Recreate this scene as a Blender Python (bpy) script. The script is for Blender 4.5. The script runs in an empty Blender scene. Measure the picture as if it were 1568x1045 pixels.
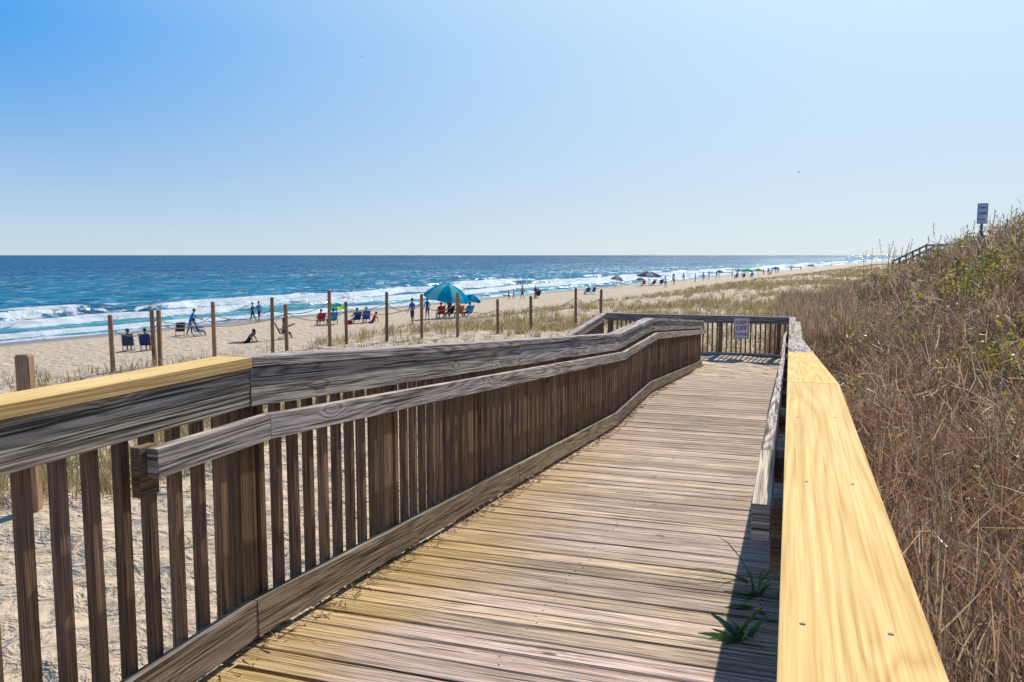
import bpy, bmesh, math, random
import numpy as np
from mathutils import Vector, Matrix
random.seed(7); rng=np.random.default_rng(11)
R=math.radians
TH=R(18.53)           # boardwalk heading, clockwise from +Y
EYE=1.436
WATER=-4.96
CS,SN=math.cos(R(27.3)),math.sin(R(27.3))
SAZ,SEL=R(28.5),R(45)
scene=bpy.context.scene
col=scene.collection

# ---------------------------------------------------------------- helpers
def hsh(ix,iy,seed):
    n=(ix.astype(np.int64)*374761393+iy.astype(np.int64)*668265263+seed*974711)&0x7fffffff
    n=((n^(n>>13))*1274126177)&0x7fffffff
    n=n^(n>>16)
    return (n&0xffff)/65535.0
def vnoise(x,y,seed=0):
    x=np.asarray(x,float);y=np.asarray(y,float)
    ix=np.floor(x);iy=np.floor(y);fx=x-ix;fy=y-iy
    fx=fx*fx*(3-2*fx);fy=fy*fy*(3-2*fy)
    a=hsh(ix,iy,seed);b=hsh(ix+1,iy,seed);c=hsh(ix,iy+1,seed);d=hsh(ix+1,iy+1,seed)
    return (a*(1-fx)+b*fx)*(1-fy)+(c*(1-fx)+d*fx)*fy
def fbm(x,y,seed=0,o=4):
    s=0;a=.5;t=0
    for i in range(o):
        s=s+a*vnoise(x*2**i,y*2**i,seed+i);t+=a;a*=.5
    return s/t
def sstep(a,b,x):
    t=np.clip((x-a)/(b-a),0,1);return t*t*(3-2*t)
def pq(X,Y): return -CS*X+SN*Y, SN*X+CS*Y
def toe(q): return 8*np.tanh(.155*q/8)
def hz(X,Y):
    X=np.asarray(X,float);Y=np.asarray(Y,float)
    p,q=pq(X,Y)
    zb=np.interp(q,[-10,0,8,17,25],[-.75,-.85,-.95,-1.1,-1.1])
    f=1-sstep(6,16,p)
    zb=zb*f+(-1.1)*(1-f)
    pr=np.interp(p,[-5,9,16,20,26,32,51,57,63,75,95,200],[0,-.02,-.25,-.6,-1.55,-2.3,-3.16,-3.55,-4.05,-4.9,-6,-9])
    s=toe(q)-p
    z=zb+pr
    zr=np.interp(q,[0,10,20,30],[-.22,-.66,-1.02,-1.05])
    a=sstep(-.3,.15,s)*(1-sstep(24,34,q)); z=z*(1-a)+zr*a
    hc=np.interp(q,[0,25,31,39,47,70,200],[2.45,2.2,1.9,1.55,1.2,.72,.5])
    w=sstep(.1,6.5,s)
    z=z*(1-w)+hc*w
    z=z+ (fbm(X*.45,Y*.45,3)-.5)*.5*sstep(.6,2.5,s)
    z=z+ (fbm(X*.25+9,Y*.25,8)-.5)*.45*sstep(9,14,p)*(1-sstep(30,45,p))
    nr=1-sstep(25,60,np.hypot(X,Y))
    z=z+ (fbm(X*1.3,Y*1.3,5)-.5)*.12*nr*(1-sstep(-.2,.2,s))
    z=z+ (fbm(X*2.6,Y*2.6,15,3)-.5)*.13*(1-sstep(12,28,np.hypot(X,Y)))*(1-sstep(-.2,.2,s))
    return z
def h1(x,y): return float(hz(x,y))

def np_mesh(name,V,F,color=None,mats=(),smooth=False,extra=None):
    V=np.ascontiguousarray(V,dtype=np.float32);F=np.ascontiguousarray(F,dtype=np.int32)
    me=bpy.data.meshes.new(name)
    me.vertices.add(len(V));me.vertices.foreach_set('co',V.ravel())
    k=F.shape[1]
    me.loops.add(F.size);me.loops.foreach_set('vertex_index',F.ravel())
    me.polygons.add(len(F))
    me.polygons.foreach_set('loop_start',np.arange(0,F.size,k,dtype=np.int32))
    me.polygons.foreach_set('loop_total',np.full(len(F),k,dtype=np.int32))
    if smooth: me.polygons.foreach_set('use_smooth',np.ones(len(F),dtype=bool))
    if color is not None:
        a=me.attributes.new('Col','FLOAT_COLOR','POINT')
        c=np.ones((len(V),4),dtype=np.float32);c[:,:3]=color
        a.data.foreach_set('color',c.ravel())
    if extra:
        for kk,vv in extra.items():
            a=me.attributes.new(kk,'FLOAT','POINT');a.data.foreach_set('value',np.ascontiguousarray(vv,dtype=np.float32))
    me.update();me.validate()
    for m in mats: me.materials.append(m)
    ob=bpy.data.objects.new(name,me);col.objects.link(ob)
    return ob
def grid_faces(nx,ny):
    i=np.arange(nx-1)[:,None]*ny+np.arange(ny-1)[None,:]
    i=i.ravel();return np.stack([i,i+ny,i+ny+1,i+1],1)

class NT:
    def __init__(s,name):
        s.m=bpy.data.materials.new(name);s.m.use_nodes=True
        s.t=s.m.node_tree;s.t.nodes.clear()
        s.out=s.t.nodes.new('ShaderNodeOutputMaterial')
    def n(s,ty,ins=None,**kw):
        nd=s.t.nodes.new(ty)
        for k,v in kw.items(): setattr(nd,k,v)
        if ins:
            for k,v in ins.items():
                sk=nd.inputs[k]
                if isinstance(v,bpy.types.NodeSocket): s.t.links.new(v,sk)
                else: sk.default_value=v
        return nd
    def math(s,op,a,b=0.0,c=0.0,clamp=False):
        nd=s.n('ShaderNodeMath',{0:a,1:b,2:c},operation=op);nd.use_clamp=clamp;return nd.outputs[0]
    def mix(s,f,a,b,bt='MIX'):
        nd=s.n('ShaderNodeMix',data_type='RGBA',blend_type=bt)
        for sk,v in ((nd.inputs[0],f),(nd.inputs[6],a),(nd.inputs[7],b)):
            if isinstance(v,bpy.types.NodeSocket): s.t.links.new(v,sk)
            else: sk.default_value=v if not isinstance(v,tuple) or len(v)==4 else (*v,1)
        return nd.outputs[2]
    def ramp(s,f,a,b):
        nd=s.n('ShaderNodeMapRange',{0:f,1:a,2:b},interpolation_type='SMOOTHSTEP');return nd.outputs[0]
    def noise(s,vec,scale,detail=3,rough=.55,dist=0):
        return s.n('ShaderNodeTexNoise',{'Vector':vec,'Scale':scale,'Detail':detail,'Roughness':rough,'Distortion':dist}).outputs[0]
    def vmul(s,v,k): return s.n('ShaderNodeVectorMath',{0:v,1:k},operation='MULTIPLY').outputs[0]
    def bsdf(s,color,rough=.7,normal=None,**kw):
        b=s.n('ShaderNodeBsdfPrincipled',{'Base Color':color if isinstance(color,bpy.types.NodeSocket) else (*color,1),'Roughness':rough})
        if normal: s.t.links.new(normal,b.inputs['Normal'])
        for k,v in kw.items(): b.inputs[k.replace('_',' ')].default_value=v
        return b
    def fin(s,sh): s.t.links.new(sh,s.out.inputs[0]);return s.m

def plain(name,c,rough=.7,var=.15,sc=30):
    t=NT(name);o=t.n('ShaderNodeTexCoord').outputs['Object']
    n=t.noise(o,sc,2)
    cc=t.mix(n,tuple(x*(1-var) for x in c),tuple(min(1,x*(1+var)) for x in c))
    b=t.bsdf(cc,rough);b.inputs['Specular IOR Level'].default_value=.3
    return t.fin(b.outputs[0])

def wood(name,dark,light,stain=False,ringk=.5,bump=.5,crack=.5,yellow=False,vf=7.0,rf=80.0,fk=2.0,cth=.40,bk=.8):
    t=NT(name)
    uv=t.n('ShaderNodeUVMap',uv_map='UVMap').outputs[0]
    sep=t.n('ShaderNodeSeparateXYZ',{0:uv})
    rnd=t.n('ShaderNodeAttribute',attribute_name='rnd').outputs['Fac']
    z=t.math('MULTIPLY',rnd,53.0)
    vec=t.n('ShaderNodeCombineXYZ',{0:sep.outputs[0],1:sep.outputs[1],2:z}).outputs[0]
    fine=t.noise(t.vmul(vec,(3.2,210,1)),1,2,.7)
    broad=t.noise(t.vmul(vec,(1.1,26,1)),1,2,.5)
    vo=t.n('ShaderNodeTexVoronoi',{'Vector':t.vmul(vec,(3.2,6.5,1)),'Scale':1.0,'Randomness':1.0})
    on=t.math('GREATER_THAN',t.n('ShaderNodeSeparateColor',{0:vo.outputs['Color']}).outputs[0],.62)
    kn=vo.outputs['Distance']
    knot=t.math('MULTIPLY',t.ramp(kn,.42,.0),on)
    knc=t.math('MULTIPLY',t.ramp(kn,.11,.06),on)
    nn=t.noise(t.vmul(vec,(.5,vf,1)),1,1.5,.4)
    nn=t.math('ADD',nn,t.math('MULTIPLY',knot,.14))
    nn=t.math('ADD',nn,t.math('MULTIPLY',fine,.012))
    rings=t.math('ADD',t.math('MULTIPLY',t.math('SINE',t.math('MULTIPLY',nn,rf)),.5),.5)
    rings=t.math('POWER',rings,.6)
    crk=t.ramp(t.noise(t.vmul(vec,(1.2,90,1)),1,2,.6),cth,cth-.05)
    f=t.math('MULTIPLY_ADD',t.math('SUBTRACT',fine,.5),fk,.5)
    f=t.math('ADD',f,t.math('MULTIPLY',t.math('SUBTRACT',broad,.5),bk))
    f=t.math('ADD',f,t.math('MULTIPLY',t.math('SUBTRACT',rings,.65),ringk),0,True)
    c=t.mix(f,dark,light)
    br=t.math('ADD',t.math('MULTIPLY',rnd,.5),.72)
    bc=t.n('ShaderNodeCombineXYZ',{0:br,1:br,2:t.math('MULTIPLY',br,t.math('MULTIPLY_ADD',t.math('FRACT',t.math('MULTIPLY',rnd,7.3)),.22,.89))}).outputs[0]
    c=t.mix(1.0,c,bc,'MULTIPLY')
    pn=t.noise(t.n('ShaderNodeTexCoord').outputs['Object'],2.3,3)
    c=t.mix(t.math('MULTIPLY',t.ramp(pn,.5,.75),.12 if yellow else .35),c,tuple(x*.85 for x in dark))
    c=t.mix(t.math('MULTIPLY',knc,.75),c,tuple(x*.4 for x in dark) if not yellow else (.36,.16,.04))
    c=t.mix(t.math('MULTIPLY',crk,crack),c,tuple(x*.25 for x in dark))
    if stain:
        ob=t.n('ShaderNodeTexCoord').outputs['Object'];so=t.n('ShaderNodeSeparateXYZ',{0:ob})
        e=t.math('ADD',so.outputs[0],t.math('MULTIPLY',t.math('SUBTRACT',t.noise(ob,1.3,3),.5),1.1))
        m=t.ramp(e,-1.15,-1.65)
        nr=t.ramp(so.outputs[1],11.0,2.5)
        c=t.mix(t.math('MULTIPLY',t.math('MULTIPLY',m,nr),.55),c,t.mix(f,(.25,.14,.015),(.66,.44,.09)))
    h=t.math('ADD',t.math('MULTIPLY',fine,.9),t.math('MULTIPLY',rings,.3))
    h=t.math('SUBTRACT',h,t.math('MULTIPLY',crk,.8))
    bm=t.n('ShaderNodeBump',{'Height':h,'Strength':bump,'Distance':.004}).outputs[0]
    b=t.bsdf(c,.82,bm);b.inputs['Specular IOR Level'].default_value=.2
    return t.fin(b.outputs[0])

M_gray=wood('weathered_gray_wood',(.15,.115,.088),(.74,.62,.51),ringk=.50,vf=9,rf=95,fk=2.6,crack=.85,bump=.9,cth=.42)
M_low=wood('gray_brown_wood',(.10,.07,.045),(.50,.39,.28),ringk=.4,vf=9,rf=95,fk=2.4,crack=.8,bump=.8)  # darker, browner gray wood for the bottom rail boards
M_bal=wood('weathered_brown_wood',(.075,.042,.024),(.40,.24,.135),ringk=.25,vf=14,fk=2.0)
M_deck=wood('deck_wood',(.25,.17,.12),(.84,.635,.475),stain=True,ringk=.28,bump=1.0,crack=.95,vf=16,rf=90,fk=2.6,cth=.435,bk=.4)
M_yel=wood('new_pine_wood',(.58,.32,.08),(.95,.68,.29),ringk=.36,bump=.3,crack=.08,yellow=True,vf=15,rf=70,fk=1.5,bk=.4)
M_metal=plain('rusty_nail',(.06,.045,.04),.5)
M_postw=wood('brown_post_wood',(.17,.09,.045),(.50,.30,.17),ringk=.3)

class Boards:
    def __init__(s): s.v=[];s.f=[];s.uv=[];s.r=[];s.m=[]
    def beam(s,A,B,w,h,mat=0,up=(0,0,1),side=None,rnd=None,taper=1.0):
        A=Vector(A);B=Vector(B);d=(B-A);L=d.length;d.normalize();up=Vector(up)
        if up.length>1.001: up.normalize()
        sd=Vector(side) if side else d.cross(up).normalized()
        b=len(s.v)
        for P,k in((A,1),(B,taper)):
            for a,c in((-1,-1),(1,-1),(1,1),(-1,1)):
                s.v.append(P+sd*(a*w/2*k)+up*(c*h/2*k))
        r=random.random() if rnd is None else rnd
        u0=random.random()*20;v0=random.random()*7
        def q(idx,uv): s.f.append([b+i for i in idx]);s.uv.append([(u0+x,v0+y) for x,y in uv]);s.r.append(r);s.m.append(mat)
        wd=[w,h,w,h];acc=0
        for i in range(4):
            j=(i+1)%4
            q((i,j,4+j,4+i),((0,acc),(0,acc+wd[i]),(L,acc+wd[i]),(L,acc)));acc+=wd[i]
        q((3,2,1,0),((0,h),(w*.3,h),(w*.3,0),(0,0)));q((4,5,6,7),((0,0),(w*.3,0),(w*.3,h),(0,h)))
    def cyl(s,P,rad,h,mat,n=6,axis=(0,0,1)):
        b=len(s.v);P=Vector(P);ax=Vector(axis)
        x=ax.orthogonal().normalized();y=ax.cross(x)
        for k in(0,1):
            for i in range(n):
                a=2*math.pi*i/n;s.v.append(P+x*math.cos(a)*rad+y*math.sin(a)*rad+ax*h*k)
        def add(ix): s.f.append(ix);s.uv.append([(0,0)]*len(ix));s.r.append(.5);s.m.append(mat)
        for i in range(n):
            j=(i+1)%n;add([b+i,b+j,b+n+j,b+n+i])
        add([b+n+i for i in range(n)])
    def build(s,name,mats,bevel=.0,rot=True,parent=None):
        me=bpy.data.meshes.new(name);me.from_pydata([tuple(v) for v in s.v],[],s.f)
        ul=me.uv_layers.new(name='UVMap')
        ul.data.foreach_set('uv',np.array([c for f in s.uv for c in f],dtype=np.float32).ravel())
        a=me.attributes.new('rnd','FLOAT','FACE');a.data.foreach_set('value',np.array(s.r,dtype=np.float32))
        for m in mats: me.materials.append(m)
        me.polygons.foreach_set('material_index',np.array(s.m,dtype=np.int32));me.update()
        ob=bpy.data.objects.new(name,me);col.objects.link(ob)
        bm=bmesh.new();bm.from_mesh(me);bmesh.ops.recalc_face_normals(bm,faces=bm.faces);bm.to_mesh(me);bm.free()
        if rot: ob.rotation_euler=(0,0,-TH)
        if bevel:
            md=ob.modifiers.new('bevel','BEVEL');md.width=bevel;md.segments=1;md.limit_method='ANGLE'
        if parent: ob.parent=parent
        return ob
def ramp2w(rx,ry): 
    return rx*math.cos(TH)+ry*math.sin(TH), -rx*math.sin(TH)+ry*math.cos(TH)

# ---------------------------------------------------------------- boardwalk
Y1,Y2,Y3,Y4,Y5=2.49,9.23,11.7,18.9,20.6
Z2,Z4=-.521,-1.09
def dz(y):
    return float(np.interp(y,[Y1,Y2,Y3,Y4],[0,Z2,Z2,Z4]))
brk=[-1.6,Y1,Y2,Y3,Y4,Y5]
def gz(x,y):
    X,Y=ramp2w(x,y);return h1(X,Y)
deck=Boards();y=-1.6;pitch=.1455
while y<Y5-.07:
    yc=y+.07
    j=lambda s:random.uniform(-s,s)
    xl=-1.865 if yc<Y4+.05 else -4.36
    xr=.045
    za=dz(yc)
    sl=(dz(yc+.03)-dz(yc-.03))/.06
    up=Vector((0,-sl,1)).normalized()
    zt=za-.019
    g=j(.003)
    deck.beam((xl+j(.01),yc+g+j(.003),zt+j(.0025)),(xr,yc+g+j(.003),zt+j(.0025)),.1345+j(.0025),.038,0,up=tuple(up))
    y+=pitch
deck.build('boardwalk_deck',[M_deck],bevel=.004)
dn_=Boards();y=-1.6
while y<Y4-1.5:
    for x in(-1.79,-.95,-.06):
        for o in(.035,.105):
            dn_.cyl((x+random.uniform(-.02,.02),y+o,dz(y+o)-.0015),.0036,.0025,0)
    y+=pitch
dn_.build('deck_nails',[M_metal])
fr=Boards()
for x in(-1.80,-.95,-.02):
    for a,b in zip(brk[:-1],brk[1:]): fr.beam((x,a,dz(a)-.14),(x,b,dz(b)-.14),.038,.19,0)
fr.beam((-4.3,Y4,Z4-.14),(-1.85,Y4,Z4-.14),.038,.19,0);fr.beam((-4.3,Y5-.03,Z4-.14),(0,Y5-.03,Z4-.14),.038,.19,0)
fr.build('boardwalk_frame',[M_bal])

GO=-.047   # grab-rail offset from inner face
def railing(name,xin,sgn,secs,yellow_to,posts,grab0,bal0):
    """sgn=-1 left railing (outside towards -x), +1 right"""
    b=Boards()
    X=lambda o:xin+sgn*o
    for a,c in secs:
        pieces=[(a,c)]
        if c-a>4: m=a+(c-a)*random.uniform(.42,.6);pieces=[(a,m),(m,c)]
        for (p0,p1) in pieces:
            g=.0015;ho=random.uniform(-.003,.003)
            rr=random.uniform(.35,.8)
            b.beam((X(.032+ho),p0+g,dz(p0)+.965+ho),(X(.032+ho),p1-g,dz(p1)+.965+ho),.038,.14,0,rnd=rr)
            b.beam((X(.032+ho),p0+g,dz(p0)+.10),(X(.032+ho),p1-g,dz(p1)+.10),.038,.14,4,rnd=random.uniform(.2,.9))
            cuts=[p0,p1]
            if p0<yellow_to<p1: cuts=[p0,yellow_to,p1]
            for q0,q1 in zip(cuts[:-1],cuts[1:]):
                mt=1 if q1<=yellow_to+.01 else 0
                b.beam((X(.07),q0+g,dz(q0)+1.0555),(X(.07),q1-g,dz(q1)+1.0555),.14,.037,mt,rnd=random.uniform(.5,.7))
                yy=q0+.12
                while yy<q1:
                    for o in(.03,.11): b.cyl((X(o+random.uniform(-.008,.008)),yy+random.uniform(-.02,.02),dz(yy)+1.0735),.004,.0012,3)
                    yy+=.56
    gs=[grab0,Y1,Y2,Y3,Y4]
    for a,c in zip(gs[:-1],gs[1:]):
        pcs=[(a,c)]
        if c-a>4:
            m1=a+(c-a)*.37;m2=a+(c-a)*.72;pcs=[(a,m1),(m1,m2),(m2,c)]
        for p0,p1 in pcs: b.beam((X(GO),p0+.001,dz(p0)+.826),(X(GO),p1-.001,dz(p1)+.826),.042,.088,0,rnd=random.uniform(.6,.95))
    b.beam((X(-.0075),gs[0]-.025,.80),(X(-.0075),gs[0]+.05,.80),.034,.15,2,rnd=.2)
    for p in posts:
        zz=dz(p)
        g=gz(X(.1),p)-.3
        b.beam((X(.0965),p,g),(X(.0965),p,zz+1.034),.089,.089,2,up=(0,1,0))
        if p>gs[0]: b.beam((X(-.0075),p-.05,zz+.82),(X(-.0075),p+.05,zz+.82),.034,.075,2)
    y=bal0;end=secs[-1][1]
    while y<end-.03:
        if min(abs(y-p) for p in posts)>.075:
            jx=random.uniform(-.004,.004)
            b.beam((X(.071),y+jx,dz(y)+random.uniform(-.02,.02)),(X(.071),y+jx*.3+random.uniform(-.003,.003),dz(y)+.93+random.uniform(0,.03)),.035,.035,2,up=(0,1,0))
        y+=.1122
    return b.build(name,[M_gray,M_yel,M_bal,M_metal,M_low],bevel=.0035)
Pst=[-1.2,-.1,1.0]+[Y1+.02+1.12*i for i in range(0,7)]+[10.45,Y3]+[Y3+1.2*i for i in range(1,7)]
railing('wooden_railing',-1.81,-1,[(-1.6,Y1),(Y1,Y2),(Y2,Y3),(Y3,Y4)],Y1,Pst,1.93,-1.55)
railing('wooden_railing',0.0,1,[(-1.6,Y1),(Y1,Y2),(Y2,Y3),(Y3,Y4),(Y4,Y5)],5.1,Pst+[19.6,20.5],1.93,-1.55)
def rail_simple(name,A,B,zfa,zfb,n=.112,gr=True):
    b=Boards();A=Vector(A);B=Vector(B);d=(B-A);L=d.length;d.normalize();s=Vector((d.y,-d.x,0))
    def pt(t,z,o=0):
        p=A+d*t+s*o;return (p.x,p.y,zfa+(zfb-zfa)*t/L+z)
    b.beam(pt(0,.965),pt(L,.965),.038,.14,0);b.beam(pt(0,.115),pt(L,.115),.038,.14,0)
    b.beam(pt(-.02,1.0545,-.04),pt(L+.02,1.0545,-.04),.14,.037,0)
    t=.06
    while t<L: b.beam(pt(t,0,-.038),pt(t,.93,-.038),.036,.036,2,up=tuple(d));t+=n
    t=.12
    while t<L: b.beam(pt(t,-1.0,-.066),pt(t,1.034,-.066),.089,.089,2,up=tuple(d));t+=1.35
    return b.build(name,[M_gray,M_yel,M_bal],bevel=.003)
rail_simple('wooden_railing',(-4.4,Y5,0),(.0,Y5,0),Z4,Z4)
rail_simple('wooden_railing',(-4.4,11.0,0),(-4.4,Y5-.1,0),Z4-.62,Z4)
rail_simple('wooden_railing',(-2.5,11.0,0),(-2.5,Y4-.1,0),Z4-.62,Z4)
rr=Boards();y=11.0
while y<Y4-.1:
    zz=Z4-.62*(Y4-y)/(Y4-11)-.02
    rr.beam((-4.38,y,zz),(-2.52,y,zz),.139,.038,0);y+=.1455
rr.build('beach_access_ramp',[M_deck],bevel=.003)

# ---------------------------------------------------------------- ground
ga=NT('sand_ground')
o=ga.n('ShaderNodeTexCoord').outputs['Object']
veg=ga.n('ShaderNodeAttribute',attribute_name='veg').outputs['Fac']
wet=ga.n('ShaderNodeAttribute',attribute_name='wet').outputs['Fac']
n1=ga.noise(o,.6,4);n2=ga.noise(o,9,3);n3=ga.noise(o,220,2)
sand=ga.mix(n1,(.60,.455,.31),(.72,.565,.40))
sand=ga.mix(ga.math('MULTIPLY',ga.ramp(n2,.45,.75),.35),sand,(.40,.30,.20))
sand=ga.mix(ga.math('MULTIPLY',n3,.25),sand,(.35,.26,.18))
sand=ga.mix(wet,sand,(.23,.17,.12))
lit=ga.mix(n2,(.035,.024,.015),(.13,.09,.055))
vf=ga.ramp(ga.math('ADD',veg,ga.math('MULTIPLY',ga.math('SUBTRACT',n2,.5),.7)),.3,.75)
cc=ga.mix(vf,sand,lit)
fp=ga.n('ShaderNodeTexVoronoi',{'Vector':o,'Scale':2.4},feature='SMOOTH_F1').outputs['Distance']
fp2=ga.noise(o,4.5,4,.6,.6)
hh=ga.math('ADD',ga.math('MULTIPLY',fp,1.2),ga.math('MULTIPLY',fp2,1.1))
dmp=ga.math('SUBTRACT',1.0,ga.math('MULTIPLY',wet,.9))
bmp=ga.n('ShaderNodeBump',{'Height':ga.math('ADD',ga.math('MULTIPLY',hh,dmp),ga.math('MULTIPLY',n3,.03)),'Strength':1.0,'Distance':.20}).outputs[0]
gb=ga.bsdf(cc,.85,bmp)
rg=ga.math('SUBTRACT',.9,ga.math('MULTIPLY',wet,.55));ga.t.links.new(rg,gb.inputs['Roughness'])
gb.inputs['Specular IOR Level'].default_value=.3
M_ground=ga.fin(gb.outputs[0])
def geo(a,b,n): return np.geomspace(a,b,n)
pa=np.concatenate([-geo(12,9000,34)[::-1],np.arange(-11.8,0,.2),np.arange(0,16,.13),np.arange(16,22,.25),np.arange(22,100,.8),[102,110,130,180,300]])
qa=np.concatenate([-geo(8,9000,26)[::-1],np.arange(-7.8,25,.13),np.arange(25,40,.25),np.arange(40,110,.8),geo(111,30000,90)])
P,Q=np.meshgrid(pa,qa,indexing='ij')
Xg=-CS*P+SN*Q;Yg=SN*P+CS*Q
Zg=hz(Xg,Yg)
S=toe(Q)-P
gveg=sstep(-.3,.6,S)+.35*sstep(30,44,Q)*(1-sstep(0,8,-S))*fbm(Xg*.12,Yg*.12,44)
gwet=sstep(50.5,55,P+ (fbm(Q*.05,Q*0,4)-.5)*4)
ground=np_mesh('sand_ground',np.stack([Xg,Yg,Zg],-1).reshape(-1,3),grid_faces(len(pa),len(qa)),mats=[M_ground],smooth=True,extra={'veg':np.clip(gveg,0,1).ravel(),'wet':gwet.ravel()})
xa=np.linspace(-4.2,-.02,60);ya=np.linspace(15.2,20.52,76)
A,B=np.meshgrid(xa,ya,indexing='ij')
za=np.array([dz(v) for v in ya])[None,:]+ .085*sstep(15.6,17.4,B)+(fbm(A*2.1,B*2.1,77)-.5)*.08+.05*sstep(19.3,20.4,B)-.03
za=np.where(A<-1.8,za-.3*sstep(1.8,1.95,-A)*(B<Y4),za)
dr=np_mesh('sand_drift',np.stack([A,B,za],-1).reshape(-1,3),grid_faces(60,76),mats=[M_ground],smooth=True,extra={'veg':np.zeros(4560),'wet':np.zeros(4560)})
dr.rotation_euler=(0,0,-TH)

# ---------------------------------------------------------------- sea
pa=np.concatenate([np.arange(54,150,.4),geo(150.5,40000,70)])
qa=np.concatenate([-geo(60,40000,40)[::-1],np.arange(-59,330,1.0),geo(331,40000,60)])
P,Q=np.meshgrid(pa,qa,indexing='ij')
Z=np.zeros_like(P);foam=np.zeros_like(P)
for i,(p0,A,w,cv) in enumerate([(65,.25,1.5,.50),(71.5,.55,1.6,.66),(80,.85,2.0,.60),(92,.65,2.2,.36),(110,.40,3.0,.06)]):
    c=p0+(fbm(Q*.02,Q*0+i*7,20+i)-.5)*15+(vnoise(Q*.15,Q*0,50+i)-.5)*2.4+(vnoise(Q*.45,Q*0,150+i)-.5)*.9
    amp=sstep(1-cv-.22,1-cv+.18,fbm(Q*.04+5*i,Q*0,30+i)*1.1)
    d=P-c
    prof=np.where(d>0,np.exp(-(d/(w*1.6))**2),np.exp(-(d/(w*.5))**2))
    Z+=A*prof*(.5+.5*amp)
    foam=np.maximum(foam,amp*np.where(d>0,np.exp(-(d/.5)**2),np.exp(-(d/(1.1+1.5*amp))**2))*.72)
    foam=np.maximum(foam,amp*np.where(d>0,0,np.exp(-(d/6.0)**2))*.45)
foam=np.maximum(foam,(1-sstep(60,72,P))*.49)
foam=np.maximum(foam,(1-sstep(68,94,P))*.29)
foam=foam+(fbm(P*.25,Q*.10,333,3)-.5)*.30*(foam>.05)
edge=60+(fbm(Q*.05,Q*0,91)-.5)*5
foam=np.maximum(foam,np.exp(-((P-edge-.6)/.8)**2)*.75)
Z+= (fbm(P*.14,Q*.06,61)-.5)*.40*sstep(64,90,P)*(1-sstep(600,1500,P))
Z-= .5*sstep(0,1,(edge-P)/3)
sm=NT('sea_water')
o=sm.n('ShaderNodeTexCoord').outputs['Object']
fa=sm.n('ShaderNodeAttribute',attribute_name='foam').outputs['Fac']
sx=sm.n('ShaderNodeSeparateXYZ',{0:o})
def ncol(vec,sc,det): return sm.n('ShaderNodeTexNoise',{'Vector':vec,'Scale':sc,'Detail':det,'Roughness':.65}).outputs['Color']
na=ncol(sm.vmul(o,(1,.6,1)),1.3,3);nb=ncol(sm.vmul(o,(1,.5,1)),.16,4)
def vop(op,a,b): return sm.n('ShaderNodeVectorMath',{0:a,1:b},operation=op).outputs[0]
sl=vop('ADD',vop('MULTIPLY',vop('SUBTRACT',na,(.5,.5,.5)),(2.4,2.4,0)),vop('MULTIPLY',vop('SUBTRACT',nb,(.5,.5,.5)),(2.2,2.2,0)))
gn=sm.n('ShaderNodeNewGeometry').outputs['Normal']
nrm=sm.n('ShaderNodeVectorMath',{0:vop('ADD',gn,sl)},operation='NORMALIZE').outputs[0]
w1=sm.noise(sm.vmul(o,(1,.30,1)),.30,5,.7,.3)
w2=sm.noise(sm.vmul(o,(1,.12,1)),.035,3,.55)
far=sm.ramp(sx.outputs[0],70,350)
near=sm.ramp(sx.outputs[0],110,62)
c=sm.mix(far,(.010,.20,.31),(.001,.10,.22))
c=sm.mix(sm.math('MULTIPLY',near,.6),c,(.10,.29,.28))
c=sm.mix(sm.math('MULTIPLY',sm.ramp(w1,.46,.60),.85),c,(.001,.045,.11))
c=sm.mix(sm.math('MULTIPLY',sm.ramp(w2,.45,.65),.45),c,(.001,.09,.19))
fn=sm.noise(sm.vmul(o,(1,.6,1)),.9,7,.75,.9)
fmask=sm.ramp(sm.math('ADD',fn,fa),.93,1.06)
wc=sm.math('MULTIPLY',sm.ramp(sm.noise(sm.vmul(o,(1,.35,1)),.30,5,.7),.70,.75),.7)
fmask=sm.math('MAXIMUM',fmask,wc)
df=sm.n('ShaderNodeBsdfDiffuse',{'Color':c})
gl=sm.n('ShaderNodeBsdfGlossy',{'Color':(1,1,1,1),'Roughness':.15,'Normal':nrm})
wb0=sm.n('ShaderNodeMixShader',{0:.08,1:df.outputs[0],2:gl.outputs[0]})
# steep wavelet facets catching the sun
gl2=sm.n('ShaderNodeBsdfGlossy',{'Color':(1,.99,.96,1),'Roughness':.50})
fac1=sm.ramp(sm.noise(sm.vmul(o,(1,.55,1)),.55,5,.75),.53,.64)
fac2=sm.ramp(sm.noise(sm.vmul(o,(1,.25,1)),.06,4,.7),.40,.60)
fac3=sm.ramp(sm.noise(sm.vmul(o,(1,.20,1)),.012,3,.6),.62,.40)
ff=sm.math('MULTIPLY_ADD',sm.math('MULTIPLY',sm.math('MULTIPLY',fac1,sm.math('MULTIPLY_ADD',fac2,.65,.35)),sm.math('MULTIPLY_ADD',fac3,.5,.5)),.85,.004)
wb=sm.n('ShaderNodeMixShader',{0:ff,1:wb0.outputs[0],2:gl2.outputs[0]})
fb=sm.bsdf(sm.mix(fn,(.52,.61,.65),(.90,.92,.92)),.8,sm.n('ShaderNodeBump',{'Height':fn,'Strength':1.0,'Distance':.6}).outputs[0])
mx=sm.n('ShaderNodeMixShader',{0:fmask,1:wb.outputs[0],2:fb.outputs[0]})
M_sea=sm.fin(mx.outputs[0])
V=np.stack([P,Q,Z+WATER],-1).reshape(-1,3)
sea=np_mesh('sea_water',V,grid_faces(len(pa),len(qa))[:,::-1],mats=[M_sea],smooth=True,extra={'foam':foam.ravel()})
sea.matrix_world=Matrix(((-CS,SN,0,0),(SN,CS,0,0),(0,0,1,0),(0,0,0,1)))

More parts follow.
